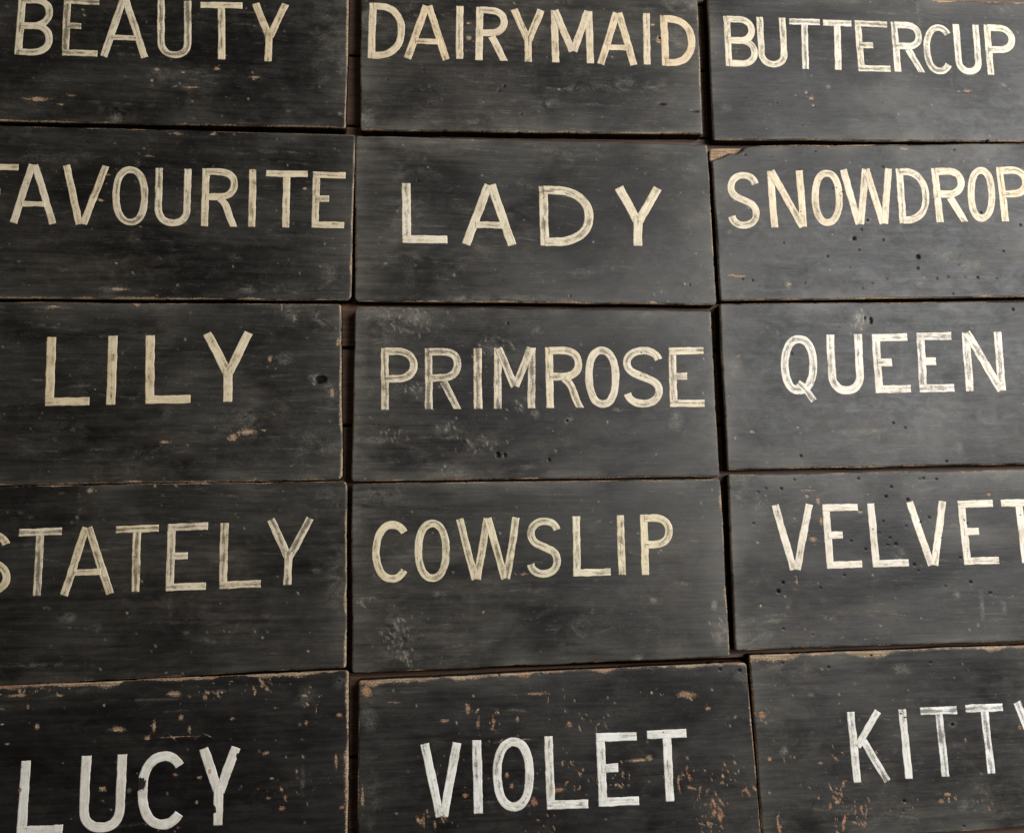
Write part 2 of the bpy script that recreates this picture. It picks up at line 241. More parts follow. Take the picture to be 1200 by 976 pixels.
  scuffs=[[-155.1,55.5,11.7,10.2,0.7],[-119.3,42.5,11.7,11.7,0.5],[13.0,75.1,15.2,18.2,0.5],[55.9,26.1,6.1,7.6,0.8],[-8.0,3.1,9.0,7.5,0.8],[51.5,-38.5,4.5,4.5,0.9],[78.8,-53.0,2.4,12.1,0.8],[103.1,-53.6,4.6,9.1,0.8],[72.0,-70.9,1.8,2.4,1.4],[-133.8,-49.5,2.9,2.9,0.8],[-89.6,-60.1,8.7,3.5,0.7],[-151.8,-61.3,7.2,2.9,0.7],[-171.1,-74.3,17.1,14.2,0.5],[-12.6,1.8,7.5,4.5,1],[-76.5,-80.8,2.3,2.3,0.9],[109.4,86.0,12.4,9.3,0.6],[-177.4,73.9,14.5,17.4,0.5]],
  pits=[[-118.3,82.5,1.5],[-47.4,82.5,1.5],[-11.4,73.3,1.5],[-18.2,63.4,1.8],[5.7,60.0,1.8],[25.8,82.2,1.5],[40.1,81.2,1.5],[21.2,81.7,1.2],[-149.7,72.8,1.2],[-158.1,69.0,1.2],[-165.4,37.5,1.4],[-132.7,73.0,1.5],[-137.1,-23.6,1.7],[-142.8,-32.2,2.3],[-23.2,37.9,1.2],[-35.8,29.6,1.5],[-28.7,25.0,1.2],[-17.2,20.1,1.2],[-10.8,13.5,1.5],[-20.1,13.1,1.2],[1.9,32.5,1.2],[-60.6,17.1,1.2],[-70.5,-17.5,1.2],[7.5,-8.4,1.5],[17.3,35.7,1.5],[40.1,19.2,1.2],[28.3,40.7,1.5],[67.1,37.9,1.5],[70.4,33.9,1.2],[59.4,-2.3,1.2],[68.5,-27.7,1.5],[89.3,-38.8,1.5],[40.1,-30.8,1.2],[132.3,42.3,1.6],[-12.8,-29.7,0.9],[11.4,-14.9,1.2],[-139.4,-70.2,1.1],[-108.7,-76.4,1.2],[-44.9,8.5,1.2],[-96.8,-29.9,1.2]],
  clusters=[],
  flecks=[],
  loss=[],
  wear=[0.7,1,0.9,0.6],
  chip_size=0.65,
  corner=[2.5,2.5,2.5,2.5],
  tone=[1.0,1.01,1.0,1.2],
  cream=[0.74,0.69,0.6,0.15],
  label="dusty grey name board dotted with wormholes and clean white capitals reading VELVET",
 ),
 'LUCY': dict(
  at=[-260.6,-218.7],
  quad=[[-190.6,87.0],[190.4,93.0],[190.6,-87.0],[-190.4,-93.0]],
  letters=[["L",[[-104.5,21.5],[-64.0,21.5],[-65.2,-43.4],[-105.3,-43.1]],9.3],["U",[[-52.2,23.7],[-11.6,23.7],[-11.5,-44.4],[-51.6,-44.1]],9.5],["C",[[-1.9,24.9],[41.2,24.9],[42.4,-44.3],[-0.2,-43.9]],9.6],["Y",[[51.7,26.1],[91.5,26.1],[91.6,-43.0],[52.2,-42.7]],9.7]],
  chips=[[11.6,48.5,2.2,8.3,0.1],[35.4,54.2,3.3,3.3,0.2],[43.6,43.7,1.9,4.4,0.2],[5.3,36.9,4.4,2.2,0.2],[-22.5,46.1,10.4,3.6,0.15],[28.5,76.0,7.8,3.6,0.1],[56.5,71.8,3.1,5.0,0.2],[-93.0,51.4,3.0,4.3,0.2],[-101.6,69.4,1.6,3.0,0.2],[-34.5,68.5,1.9,1.6,0.2],[121.6,60.4,2.3,1.4,0.4],[150.9,45.9,2.3,3.1,0.2],[114.1,19.8,4.5,2.0,0.4],[182.4,51.8,4.0,2.9,0.8],[53.5,0.1,3.3,1.9,0.6],[-32.1,-6.7,4.3,3.2,0.3],[52.8,-21.2,2.5,2.5,0.2],[130.7,-30.4,4.5,2.8,0.9],[120.3,-3.8,3.4,1.7,0.5],[186.3,-31.3,3.4,2.6,0.8],[179.5,9.5,2.0,8.6,0.6],[117.9,-20.9,3.1,1.4,0.4],[-117.4,37.0,3.2,1.3,0.3],[-123.4,67.4,2.7,1.3,0.3],[-122.5,54.4,3.2,1.3,0.2],[-104.0,-3.9,2.4,4.2,0.9],[63.0,4.6,2.5,5.5,0.8],[82.4,52.0,3.9,1.4,0.2],[-73.0,78.0,5.4,1.6,0.2],[32.7,3.7,3.3,1.7,0.9],[30.0,37.3,24.9,0.8,0.2],[-110.8,79.3,16.1,2.1,0.2]],
  scuffs=[[148.6,-8.6,1.7,17.0,0.6],[149.9,69.2,11.5,8.6,0.4],[-9.1,-8.6,2.2,2.2,1],[184.2,88.0,8.7,11.6,0.5]],
  pits=[[180.8,83.0,1.2]],
  clusters=[[59.1,77.8,19.6,7.0,12,6,0.15],[109.8,79.0,22.7,7.1,18,6,0.15],[152.9,66.3,14.3,8.6,9,6,0.2],[140.3,-19.2,25.4,14.1,14,5,0.5],[30.4,-43.8,16.4,2.7,5,6,0.3],[-100.3,83.0,24.3,3.2,12,6,0.2]],
  flecks=[],
  loss=[[1.6,-4.4,4.6,6.0],[68.2,-28.9,1.9,3.6],[88.4,18.1,2.0,2.8]],
  wear=[2.6,2.4,1,1],
  chip_size=0.66,
  corner=[2.5,3,2.5,2.5],
  tone=[0.5,0.49,0.46,0.25],
  cream=[0.74,0.73,0.69,0.05],
  label="jet black name board with worn tan rim and bold white capitals reading LUCY",
 ),
 'VIOLET': dict(
  at=[134.3,-223.0],
  quad=[[-195.5,87.1],[192.0,92.9],[198.5,-87.0],[-195.0,-92.9]],
  letters=[["V",[[-136.9,26.7],[-96.6,26.5],[-96.4,-40.8],[-136.2,-40.3]],9.2],["I",[[-87.0,28.1],[-77.4,28.1],[-76.0,-39.6],[-85.5,-39.4]],9.3],["O",[[-67.0,29.3],[-26.7,29.1],[-26.9,-39.2],[-66.7,-38.7]],9.3],["L",[[-16.2,29.1],[25.0,28.9],[25.9,-39.3],[-14.8,-38.8]],9.5],["E",[[34.9,30.2],[75.9,30.0],[76.3,-38.7],[35.8,-38.2]],9.6],["T",[[86.0,31.0],[126.4,30.8],[127.0,-37.0],[87.0,-36.5]],9.7]],
  chips=[[-188.6,77.6,7.4,8.1,0.7],[-181.2,83.3,13.6,3.7,0.3],[9.7,39.5,4.2,4.9,0.8],[-27.1,-31.1,4.8,5.2,1],[-92.9,-21.7,4.4,3.1,0.9],[-80.3,43.4,2.4,6.9,0.6],[-90.6,57.0,3.1,6.9,0.3],[-113.0,46.9,5.5,2.4,0.4],[129.7,63.1,14.6,4.7,0.4],[149.2,49.4,4.0,2.6,0.3],[-24.2,69.9,13.4,2.1,0.1],[75.0,3.2,16.0,2.5,0.2],[87.5,5.4,4.7,3.9,0.2],[-1.6,-21.4,7.0,3.1,0.9],[-53.3,-5.4,3.1,3.8,0.6],[-48.3,-15.5,3.1,3.1,0.6],[-160.8,66.1,8.5,1.0,0.1],[-40.7,27.0,20.9,1.0,0.3],[-190.4,-20.6,2.3,13.3,0.1]],
  scuffs=[[92.5,88.3,3.6,2.9,1.2],[-184.4,53.7,8.4,16.9,0.4],[183.8,78.6,18.5,11.1,0.4],[-180.4,-21.0,6.7,20.0,0.4]],
  pits=[[-18.6,88.3,1.4],[-59.0,87.8,1.4],[163.9,86.9,1.5],[184.2,85.6,1.9],[102.8,28.3,1.1]],
  clusters=[[120.7,-17.7,18.0,12.6,16,7,0.9],[148.7,-35.6,18.0,25.3,30,8,0.95],[-68.2,44.6,17.3,8.7,14,7,0.6],[29.9,41.1,10.6,7.1,6,6,0.6],[171.6,-13.2,18.2,10.9,8,7,0.8],[-126.8,-39.5,20.2,8.4,14,7,0.8],[-21.3,-52.4,20.7,6.9,7,8,0.9],[7.7,0.3,21.0,14.0,10,6,0.6],[56.8,-8.4,14.2,14.2,12,6,0.6],[102.4,64.0,21.8,7.3,8,5,0.3],[-102.9,1.5,20.5,20.5,10,6,0.5],[-8.5,60.9,28.2,10.6,8,5,0.3],[140.3,-61.7,14.3,10.8,12,8,0.9],[10.8,-16.4,14.0,10.5,8,7,0.8],[181.8,-27.0,10.9,14.6,8,7,0.9]],
  flecks=[],
  loss=[],
  wear=[3.2,1.2,1,0.9],
  chip_size=0.66,
  corner=[2.5,4,2.5,2.5],
  tone=[0.7,0.69,0.66,0.45],
  cream=[0.78,0.78,0.76,0.16],
  label="black name board peppered with orange paint chips and white capitals reading VIOLET",
 ),
 'KITTY': dict(
  at=[522.2,-212.0],
  quad=[[-192.5,88.5],[188.5,91.5],[192.5,-88.5],[-188.5,-91.5]],
  letters=[["K",[[-93.8,30.1],[-53.1,30.1],[-51.1,-38.6],[-91.3,-38.4]],9.0],["I",[[-38.7,30.8],[-29.9,30.8],[-27.7,-37.3],[-36.5,-37.2]],9.1],["T",[[-15.1,31.9],[25.0,31.9],[27.1,-36.8],[-12.6,-36.6]],9.2],["T",[[34.4,32.8],[75.8,32.9],[77.6,-36.1],[36.6,-35.8]],9.3],["Y",[[86.6,33.4],[129.8,33.5],[126.3,-35.7],[83.5,-35.4]],9.4]],
  chips=[[-183.2,30.1,5.5,5.0,0.7],[-176.8,-11.9,3.3,2.8,0.6],[-124.2,-18.2,3.8,1.8,0.6],[-64.8,-10.6,1.8,2.8,0.5],[8.0,-53.4,4.2,2.3,0.4],[0.9,-60.0,3.4,3.4,0.8],[93.4,8.3,3.5,3.5,0.8],[-116.8,-58.2,2.0,5.0,0.8],[-102.6,-71.4,2.0,3.3,0.6],[-109.4,-42.4,2.0,2.0,0.7],[32.4,-2.5,1.8,2.9,0.3],[-128.9,-50.8,1.8,2.3,0.6],[-194.0,-5.5,2.0,22.5,0.5]],
  scuffs=[[-32.3,71.6,10.5,6.6,0.9],[-161.3,-5.6,4.5,3.8,1.1],[-130.0,47.8,3.6,2.0,0.7],[-149.1,48.5,1.3,1.3,1.3],[-83.0,57.5,2.1,1.6,0.9],[31.6,-66.1,10.4,7.8,0.6],[55.6,-62.5,1.3,2.6,1],[19.3,13.0,4.7,4.2,0.9],[-158.8,77.7,25.5,15.3,0.35],[41.3,-47.8,15.7,10.5,0.3]],
  pits=[[19.3,13.0,2.4],[-109.4,74.3,1.3],[-158.6,80.6,1.5],[-63.2,85.0,1.6],[1.1,75.9,1.1],[-39.0,-58.2,2.1],[23.3,-85.0,1.6],[-41.1,-67.4,1.3]],
  clusters=[[-108.7,-50.5,12.6,15.2,20,8,0.6],[-84.0,-60.8,12.7,15.2,12,8,0.7],[-95.5,-78.6,15.2,7.6,10,8,0.6],[-105.8,-9.0,10.2,10.2,5,6,0.6],[-170.4,-72.8,7.5,9.9,6,7,0.5],[-154.1,-11.7,10.1,3.8,5,7,0.4],[11.5,-58.2,13.0,7.8,6,7,0.5],[-179.2,33.5,7.6,10.1,8,7,0.7],[-40.7,-62.8,15.4,7.7,4,6,0.4],[50.4,-62.2,21.0,15.7,5,6,0.3]],
  flecks=[],
  loss=[[-35.4,26.6,2.3,1.0],[-31.5,23.1,2.3,1.0]],
  wear=[3.6,1,1,0.8],
  chip_size=0.66,
  corner=[2.5,2.5,2.5,2.5],
  tone=[0.95,0.96,0.95,0.9],
  cream=[0.76,0.76,0.74,0.3],
  label="charcoal name board with bare wood top edge and white capitals reading KITTY",
 ),
}


# ------------------------------------------------------------------ helpers
def vnoise(x, y, seed, octaves=1):
    """smooth value noise in 0..1 on numpy arrays"""
    out = np.zeros_like(x, dtype=float); amp = 1.0; tot = 0.0
    for k in range(octaves):
        rng = np.random.RandomState((seed * 7919 + k * 131) % 2**31)
        tab = rng.rand(64, 64)
        xi = np.floor(x).astype(int); yi = np.floor(y).astype(int)
        fx = x - xi; fy = y - yi
        fx = fx * fx * (3 - 2 * fx); fy = fy * fy * (3 - 2 * fy)
        a = tab[xi % 64, yi % 64]; b = tab[(xi + 1) % 64, yi % 64]
        c = tab[xi % 64, (yi + 1) % 64]; d = tab[(xi + 1) % 64, (yi + 1) % 64]
        out += amp * ((a * (1 - fx) + b * fx) * (1 - fy) + (c * (1 - fx) + d * fx) * fy)
        tot += amp; amp *= 0.5; x = x * 2.03 + 11.3; y = y * 2.03 + 5.7
    return out / tot

def make_mesh(name, verts, polys):
    """verts (N,3) in metres, polys = list of (M,k) index arrays"""
    me = bpy.data.meshes.new(name)
    me.vertices.add(len(verts))
    me.vertices.foreach_set('co', np.asarray(verts, dtype=np.float32).ravel())
    idx = np.concatenate([p.ravel() for p in polys]).astype(np.int32)
    tot = np.concatenate([np.full(len(p), p.shape[1]) for p in polys]).astype(np.int32)
    start = np.concatenate([[0], np.cumsum(tot)[:-1]]).astype(np.int32)
    me.loops.add(len(idx)); me.loops.foreach_set('vertex_index', idx)
    me.polygons.add(len(tot)); me.polygons.foreach_set('loop_start', start)
    me.polygons.foreach_set('loop_total', tot)
    me.polygons.foreach_set('use_smooth', np.ones(len(tot), dtype=bool))
    me.update(calc_edges=True)
    me.validate()
    return me

def set_attr(me, name, arr):
    a = me.attributes.new(name, 'FLOAT', 'POINT')
    a.data.foreach_set('value', np.asarray(arr, dtype=np.float32))

# ------------------------------------------------------------------ materials
class Graph:
    def __init__(self, name):
        self.mat = bpy.data.materials.new(name); self.mat.use_nodes = True
        self.nt = self.mat.node_tree; self.n = self.nt.nodes; self.bsdf = self.n['Principled BSDF']
    def _in(self, sock, v):
        if isinstance(v, bpy.types.NodeSocket): self.nt.links.new(v, sock)
        else: sock.default_value = v
    def node(self, kind, **props):
        n = self.n.new(kind)
        for k, v in props.items(): setattr(n, k, v)
        return n
    def math(self, op, a, b=None, c=None, clamp=False):
        n = self.node('ShaderNodeMath', operation=op); n.use_clamp = clamp
        for i, v in enumerate((a, b, c)):
            if v is not None: self._in(n.inputs[i], v)
        return n.outputs[0]
    def attr(self, name):
        return self.node('ShaderNodeAttribute', attribute_name=name).outputs['Fac']
    def scaled(self, vec, s):
        n = self.node('ShaderNodeVectorMath', operation='MULTIPLY')
        self._in(n.inputs[0], vec); n.inputs[1].default_value = s
        return n.outputs[0]
    def noise(self, vec, scale, detail=4, rough=0.55, dist=0.0):
        n = self.node('ShaderNodeTexNoise')
        self._in(n.inputs['Vector'], self.scaled(vec, scale)); n.inputs['Scale'].default_value = 1.0
        n.inputs['Detail'].default_value = detail; n.inputs['Roughness'].default_value = rough
        n.inputs['Distortion'].default_value = dist
        return n.outputs['Fac']
    def step(self, v, a, b, lo=0.0, hi=1.0):
        n = self.node('ShaderNodeMapRange', interpolation_type='SMOOTHSTEP')
        self._in(n.inputs[0], v)
        for i, x in enumerate((a, b, lo, hi)): self._in(n.inputs[i + 1], x)
        return n.outputs[0]
    def mix(self, fac, a, b, blend='MIX'):
        n = self.node('ShaderNodeMix', data_type='RGBA', blend_type=blend)
        self._in(n.inputs[0], fac); self._in(n.inputs[6], a); self._in(n.inputs[7], b)
        return n.outputs[2]
    def bump(self, height, strength, dist, normal=None):
        n = self.node('ShaderNodeBump'); self._in(n.inputs['Height'], height)
        n.inputs['Strength'].default_value = strength; n.inputs['Distance'].default_value = dist
        if normal is not None: self._in(n.inputs['Normal'], normal)
        return n.outputs[0]
    def coords(self):
        tc = self.node('ShaderNodeTexCoord'); oi = self.node('ShaderNodeObjectInfo')
        sc = self.scaled(tc.outputs['Object'], (1000, 1000, 1000))
        cmb = self.node('ShaderNodeCombineXYZ')
        for i, k in enumerate((9000.0, 5000.0, 700.0)):
            self._in(cmb.inputs[i], self.math('MULTIPLY', oi.outputs['Random'], k))
        add = self.node('ShaderNodeVectorMath', operation='ADD')
        self._in(add.inputs[0], sc); self._in(add.inputs[1], cmb.outputs[0])
        return add.outputs[0], oi

def rgb(r, g, b): return (r, g, b, 1.0)

def bare_wood(g, p, tint):
    grain = g.noise(p, (0.03, 0.9, 0.9), 5, 0.6, 0.3)
    pale = g.mix(g.step(grain, 0.35, 0.65), rgb(0.22, 0.140, 0.080), rgb(0.56, 0.42, 0.27))
    orange = g.mix(g.step(grain, 0.3, 0.7), rgb(0.23, 0.098, 0.050), rgb(0.50, 0.235, 0.125))
    return g.mix(tint, pale, orange)

def board_material():
    g = Graph('worn_black_paint'); p, oi = g.coords()
    grain = g.noise(p, (0.014, 0.20, 0.2), 6, 0.62, 0.5)
    patch = g.noise(p, (0.014, 0.022, 0.1), 5, 0.62, 0.8)
    mottled = g.noise(p, (0.055, 0.085, 0.1), 7, 0.72, 0.7)
    fine = g.noise(p, (0.8, 0.95, 1.0), 4, 0.65)
    # paint
    col = g.mix(g.step(grain, 0.34, 0.68), rgb(0.0070, 0.0065, 0.0058), rgb(0.0165, 0.0153, 0.0136))
    brown = g.math('MULTIPLY', g.step(patch, 0.46, 0.70), g.step(grain, 0.40, 0.66))
    col = g.mix(g.math('MULTIPLY', brown, 0.6), col, rgb(0.030, 0.0195, 0.0130))
    col = g.mix(1.0, col, oi.outputs['Color'], 'MULTIPLY')
    col = g.mix(1.0, col, g.mix(g.step(fine, 0.3, 0.7), rgb(0.78, 0.78, 0.78), rgb(1.22, 1.20, 1.18)), 'MULTIPLY')
    cloud = g.noise(p, (0.0065, 0.011, 0.1), 4, 0.6, 0.6)
    col = g.mix(1.0, col, g.mix(g.step(cloud, 0.34, 0.66), rgb(0.45, 0.42, 0.39), rgb(1.65, 1.60, 1.50)), 'MULTIPLY')
    # dusty scuffs: authored patches plus the general bloom of age
    rub = g.attr('scuff')
    broken = g.math('MULTIPLY', g.step(mottled, 0.40, 0.60), g.step(fine, 0.36, 0.60, 0.15, 1.0))
    sc_a = g.math('MULTIPLY', rub, broken, clamp=True)
    bloom = g.math('MULTIPLY', g.step(patch, 0.40, 0.72), g.step(mottled, 0.36, 0.74))
    scratch = g.noise(p, (0.028, 0.95, 0.2), 4, 0.7, 0.2)
    thin = g.math('MULTIPLY', g.step(scratch, 0.58, 0.66), g.step(mottled, 0.44, 0.60))
    dusty = g.math('MULTIPLY', g.step(fine, 0.57, 0.65), g.step(mottled, 0.42, 0.70))
    gen = g.math('ADD', g.math('MULTIPLY', bloom, 0.17), g.math('ADD', g.math('MULTIPLY', thin, 0.30), g.math('MULTIPLY', dusty, 0.34)))
    gen = g.math('MULTIPLY', gen, oi.outputs['Alpha'])
    soft = g.math('MULTIPLY', g.attr('haze'), g.step(grain, 0.25, 0.75, 0.55, 1.15))
    gen = g.math('ADD', gen, g.math('MULTIPLY', g.math('MULTIPLY', soft, 0.34), oi.outputs['Alpha']))
    sc_all = g.math('ADD', g.math('MULTIPLY', sc_a, 0.85), gen, clamp=True)
    col = g.mix(sc_all, col, rgb(0.19, 0.172, 0.140))
    # stray pale specks
    vor = g.node('ShaderNodeTexVoronoi'); g._in(vor.inputs['Vector'], g.scaled(p, (0.105, 0.14, 0.1))); vor.inputs['Scale'].default_value = 1.0
    sp = g.math('ADD', vor.outputs['Distance'], g.math('MULTIPLY', g.math('SUBTRACT', fine, 0.5), 0.16))
    cell = g.node('ShaderNodeSeparateColor'); g._in(cell.inputs[0], vor.outputs['Color'])
    size = g.math('MULTIPLY', g.step(cell.outputs[0], 0.70, 1.0), 0.11)
    speck = g.math('LESS_THAN', sp, size)
    col = g.mix(g.math('MULTIPLY', speck, g.step(cell.outputs[1], 0.0, 1.0, 0.05, 0.5)), col, rgb(0.30, 0.25, 0.17))
    flk = g.math('MULTIPLY', g.attr('fleck'), g.step(fine, 0.32, 0.58), clamp=True)
    col = g.mix(flk, col, rgb(0.36, 0.32, 0.245))
    # chips down to wood
    ragged = g.noise(p, (0.60, 0.85, 0.5), 5, 0.78, 0.5)
    chipv = g.math('ADD', g.attr('chip'), g.math('MULTIPLY', g.math('SUBTRACT', ragged, 0.51), 3.8))
    chip = g.step(chipv, 0.0, 0.34)
    thinned = g.math('MULTIPLY', g.step(chipv, -0.55, 0.1), 0.55)
    col = g.mix(thinned, col, rgb(0.062, 0.042, 0.028))
    wood = bare_wood(g, p, g.attr('tint'))
    col = g.mix(g.math('MULTIPLY', chip, g.step(fine, 0.32, 0.60, 0.25, 0.95)), col, wood)
    side = g.attr('side')
    sidecol = g.mix(g.step(mottled, 0.42, 0.6), rgb(0.005, 0.004, 0.003), rgb(0.020, 0.013, 0.009))
    col = g.mix(side, col, sidecol)
    pit = g.attr('pit')
    col = g.mix(g.step(pit, 0.25, 0.75), col, rgb(0.004, 0.003, 0.0025))  # near-black pits paint in the shade inside deep holes
    g._in(g.bsdf.inputs['Base Color'], col)
    r = g.math('ADD', g.step(mottled, 0.3, 0.7, 0.44, 0.58), g.math('MULTIPLY', g.math('SUBTRACT', g.math('ADD', grain, cloud), 1.0), 0.28))
    r = g.math('ADD', r, g.math('MULTIPLY', sc_all, 0.10))
    r = g.math('ADD', r, g.math('MULTIPLY', g.math('MAXIMUM', chip, side), 0.30), clamp=True)
    g._in(g.bsdf.inputs['Roughness'], r)
    g._in(g.bsdf.inputs['Specular IOR Level'], g.math('SUBTRACT', g.step(g.math('ADD', cloud, g.math('MULTIPLY', g.attr('haze'), 0.10)), 0.36, 0.68, 0.26, 0.43), g.math('MULTIPLY', g.math('MAXIMUM', g.math('MAXIMUM', chip, side), pit), 0.2)))
    h = g.math('MULTIPLY', grain, 0.5)
    h = g.math('ADD', h, g.math('MULTIPLY', fine, 0.20))
    h = g.math('ADD', h, g.math('MULTIPLY', mottled, 0.35))
    g._in(g.bsdf.inputs['Normal'], g.bump(h, 0.6, 0.00035))
    return g.mat

def letter_material():
    g = Graph('brushed_cream_paint'); p, oi = g.coords()
    uv = g.node('ShaderNodeUVMap', uv_map='stroke').outputs[0]
    sep = g.node('ShaderNodeSeparateXYZ'); g._in(sep.inputs[0], uv)
    u, v = sep.outputs[0], sep.outputs[1]
    rnd = g.math('MULTIPLY', oi.outputs['Random'], 300.0)
    cm = g.node('ShaderNodeCombineXYZ')
    g._in(cm.inputs[0], g.math('ADD', u, rnd)); g._in(cm.inputs[1], v); g._in(cm.inputs[2], rnd)
    bristle = g.noise(cm.outputs[0], (0.045, 2.3, 1.0), 5, 0.7, 0.4)
    bristle2 = g.noise(cm.outputs[0], (0.05, 1.7, 1.7), 5, 0.66, 0.35)
    patch = g.noise(p, (0.075, 0.075, 0.1), 6, 0.7, 0.5)
    ragged = g.noise(p, (0.60, 0.65, 0.5), 5, 0.75)
    wear = oi.outputs['Alpha']
    base = oi.outputs['Color']
    col = g.mix(g.step(bristle, 0.32, 0.68), g.mix(1.0, base, rgb(0.76, 0.73, 0.69), 'MULTIPLY'), base)
    grime = g.step(g.math('ADD', g.math('MULTIPLY', patch, 0.7), g.math('MULTIPLY', ragged, 0.3)), 0.42, 0.66)
    col = g.mix(g.math('MULTIPLY', grime, 0.62), col, g.mix(1.0, base, rgb(0.56, 0.50, 0.40), 'MULTIPLY'))
    # thin, dragged-out paint: dark shows along bristle lines
    centre = g.step(g.math('ABSOLUTE', v), 0.10, 0.80, 0.10, -0.07)
    t = g.math('ADD', g.math('MULTIPLY', bristle2, 0.62), g.math('MULTIPLY', patch, 0.38))
    t = g.math('ADD', t, g.math('MULTIPLY', g.math('SUBTRACT', ragged, 0.5), 0.22))
    t = g.math('ADD', t, g.math('MULTIPLY', centre, g.math('MULTIPLY', wear, 2.0)))
    thr = g.math('SUBTRACT', 0.575, g.math('MULTIPLY', wear, 0.36))
    lost = g.step(t, thr, g.math('ADD', thr, 0.17))
    col = g.mix(g.math('MULTIPLY', lost, 0.76), col, rgb(0.030, 0.026, 0.022))
    lossv = g.math('ADD', g.attr('loss'), g.math('MULTIPLY', g.math('SUBTRACT', ragged, 0.52), 2.4))
    gone = g.step(lossv, 0.0, 0.15)
    rim = g.math('ADD', g.math('ABSOLUTE', v), g.math('MULTIPLY', g.math('SUBTRACT', ragged, 0.5), 0.50))
    rim = g.math('MULTIPLY', g.step(rim, 0.98, 1.10), g.attr('open_edge'))
    gone = g.math('MAXIMUM', gone, rim)
    col = g.mix(gone, col, rgb(0.014, 0.013, 0.012))
    chipv = g.math('ADD', g.attr('chip'), g.math('MULTIPLY', g.math('SUBTRACT', ragged, 0.52), 2.6))
    chip = g.step(chipv, 0.1, 0.3)
    col = g.mix(chip, col, bare_wood(g, p, g.attr('tint')))
    col = g.mix(g.step(g.attr('pit'), 0.25, 0.7), col, rgb(0.006, 0.005, 0.004))  # hole shade painted flat onto the letter
    g._in(g.bsdf.inputs['Base Color'], col)
    g._in(g.bsdf.inputs['Roughness'], g.step(bristle, 0.3, 0.7, 0.62, 0.48))
    g.bsdf.inputs['Specular IOR Level'].default_value = 0.4
    h = g.math('SUBTRACT', g.math('ADD', bristle, g.math('MULTIPLY', ragged, 0.35)), g.math('ADD', chip, g.math('MULTIPLY', gone, 0.6)))
    g._in(g.bsdf.inputs['Normal'], g.bump(h, 0.45, 0.00015))
    return g.mat

def plank_material():
    g = Graph('brown_floor_plank'); p, oi = g.coords()
    grain = g.noise(p, (0.01, 0.28, 0.28), 6, 0.6, 0.4)
    col = g.mix(g.step(grain, 0.32, 0.7), rgb(0.045, 0.020, 0.010), rgb(0.15, 0.074, 0.036))
    col = g.mix(g.math('MULTIPLY', oi.outputs['Random'], 0.4), col, rgb(0.08, 0.038, 0.018))
    g._in(g.bsdf.inputs['Base Color'], col)
    g.bsdf.inputs['Roughness'].default_value = 0.6
    g._in(g.bsdf.inputs['Normal'], g.bump(grain, 0.5, 0.0005))
    return g.mat

BOARD_MAT, LETTER_MAT, PLANK_MAT = board_material(), letter_material(), plank_material()
def earth_material():
    g = Graph('dark_subfloor'); p, oi = g.coords()
    n = g.noise(p, (0.05, 0.05, 0.05), 4)
    g._in(g.bsdf.inputs['Base Color'], g.mix(n, rgb(0.015, 0.01, 0.008), rgb(0.04, 0.028, 0.02)))
    g.bsdf.inputs['Roughness'].default_value = 0.9
    return g.mat

# ------------------------------------------------------------------ the planked floor under the boards
def box_mesh(name, x0, x1, y0, y1, z0, z1, bev=1.2):
    v = []; b = bev
    for (z, i) in ((z0, 0), (z1 - b, 0), (z1, b)):
        v += [(x0 + i, y0 + i, z), (x1 - i, y0 + i, z), (x1 - i, y1 - i, z), (x0 + i, y1 - i, z)]
    f = [(3, 2, 1, 0), (8, 9, 10, 11)]
    for r in (0, 4):
        for k in range(4): f.append((r + k, r + (k + 1) % 4, r + 4 + (k + 1) % 4, r + 4 + k))
    me = make_mesh(name, np.array(v) * MM, [np.array(f)])
    me.polygons.foreach_set('use_smooth', np.zeros(len(f), dtype=bool))
    return me
X0, X1, Y0, Y1 = -760, 880, -560, 760
floor = bpy.data.objects.new('floor', box_mesh('floor', X0, X1, Y0, Y1, -45, -20.2))
floor['kind'] = 'structure'; floor['label'] = 'brown plank floor showing in the gaps between the boards'
floor.data.materials.append(earth_material())
scene.collection.objects.link(floor)
PITCH, SEAM = 81.0, 519.0
pm = box_mesh('plank', X0, X1, -PITCH / 2 + 1.3, PITCH / 2 - 1.3, -20, 0)
pm.materials.append(PLANK_MAT)
y = SEAM + PITCH / 2
while y + PITCH < Y1: y += PITCH
while y - PITCH / 2 > Y0:
    o = bpy.data.objects.new('plank', pm); o.location = (0, y * MM, 0); o.parent = floor
    scene.collection.objects.link(o); y -= PITCH

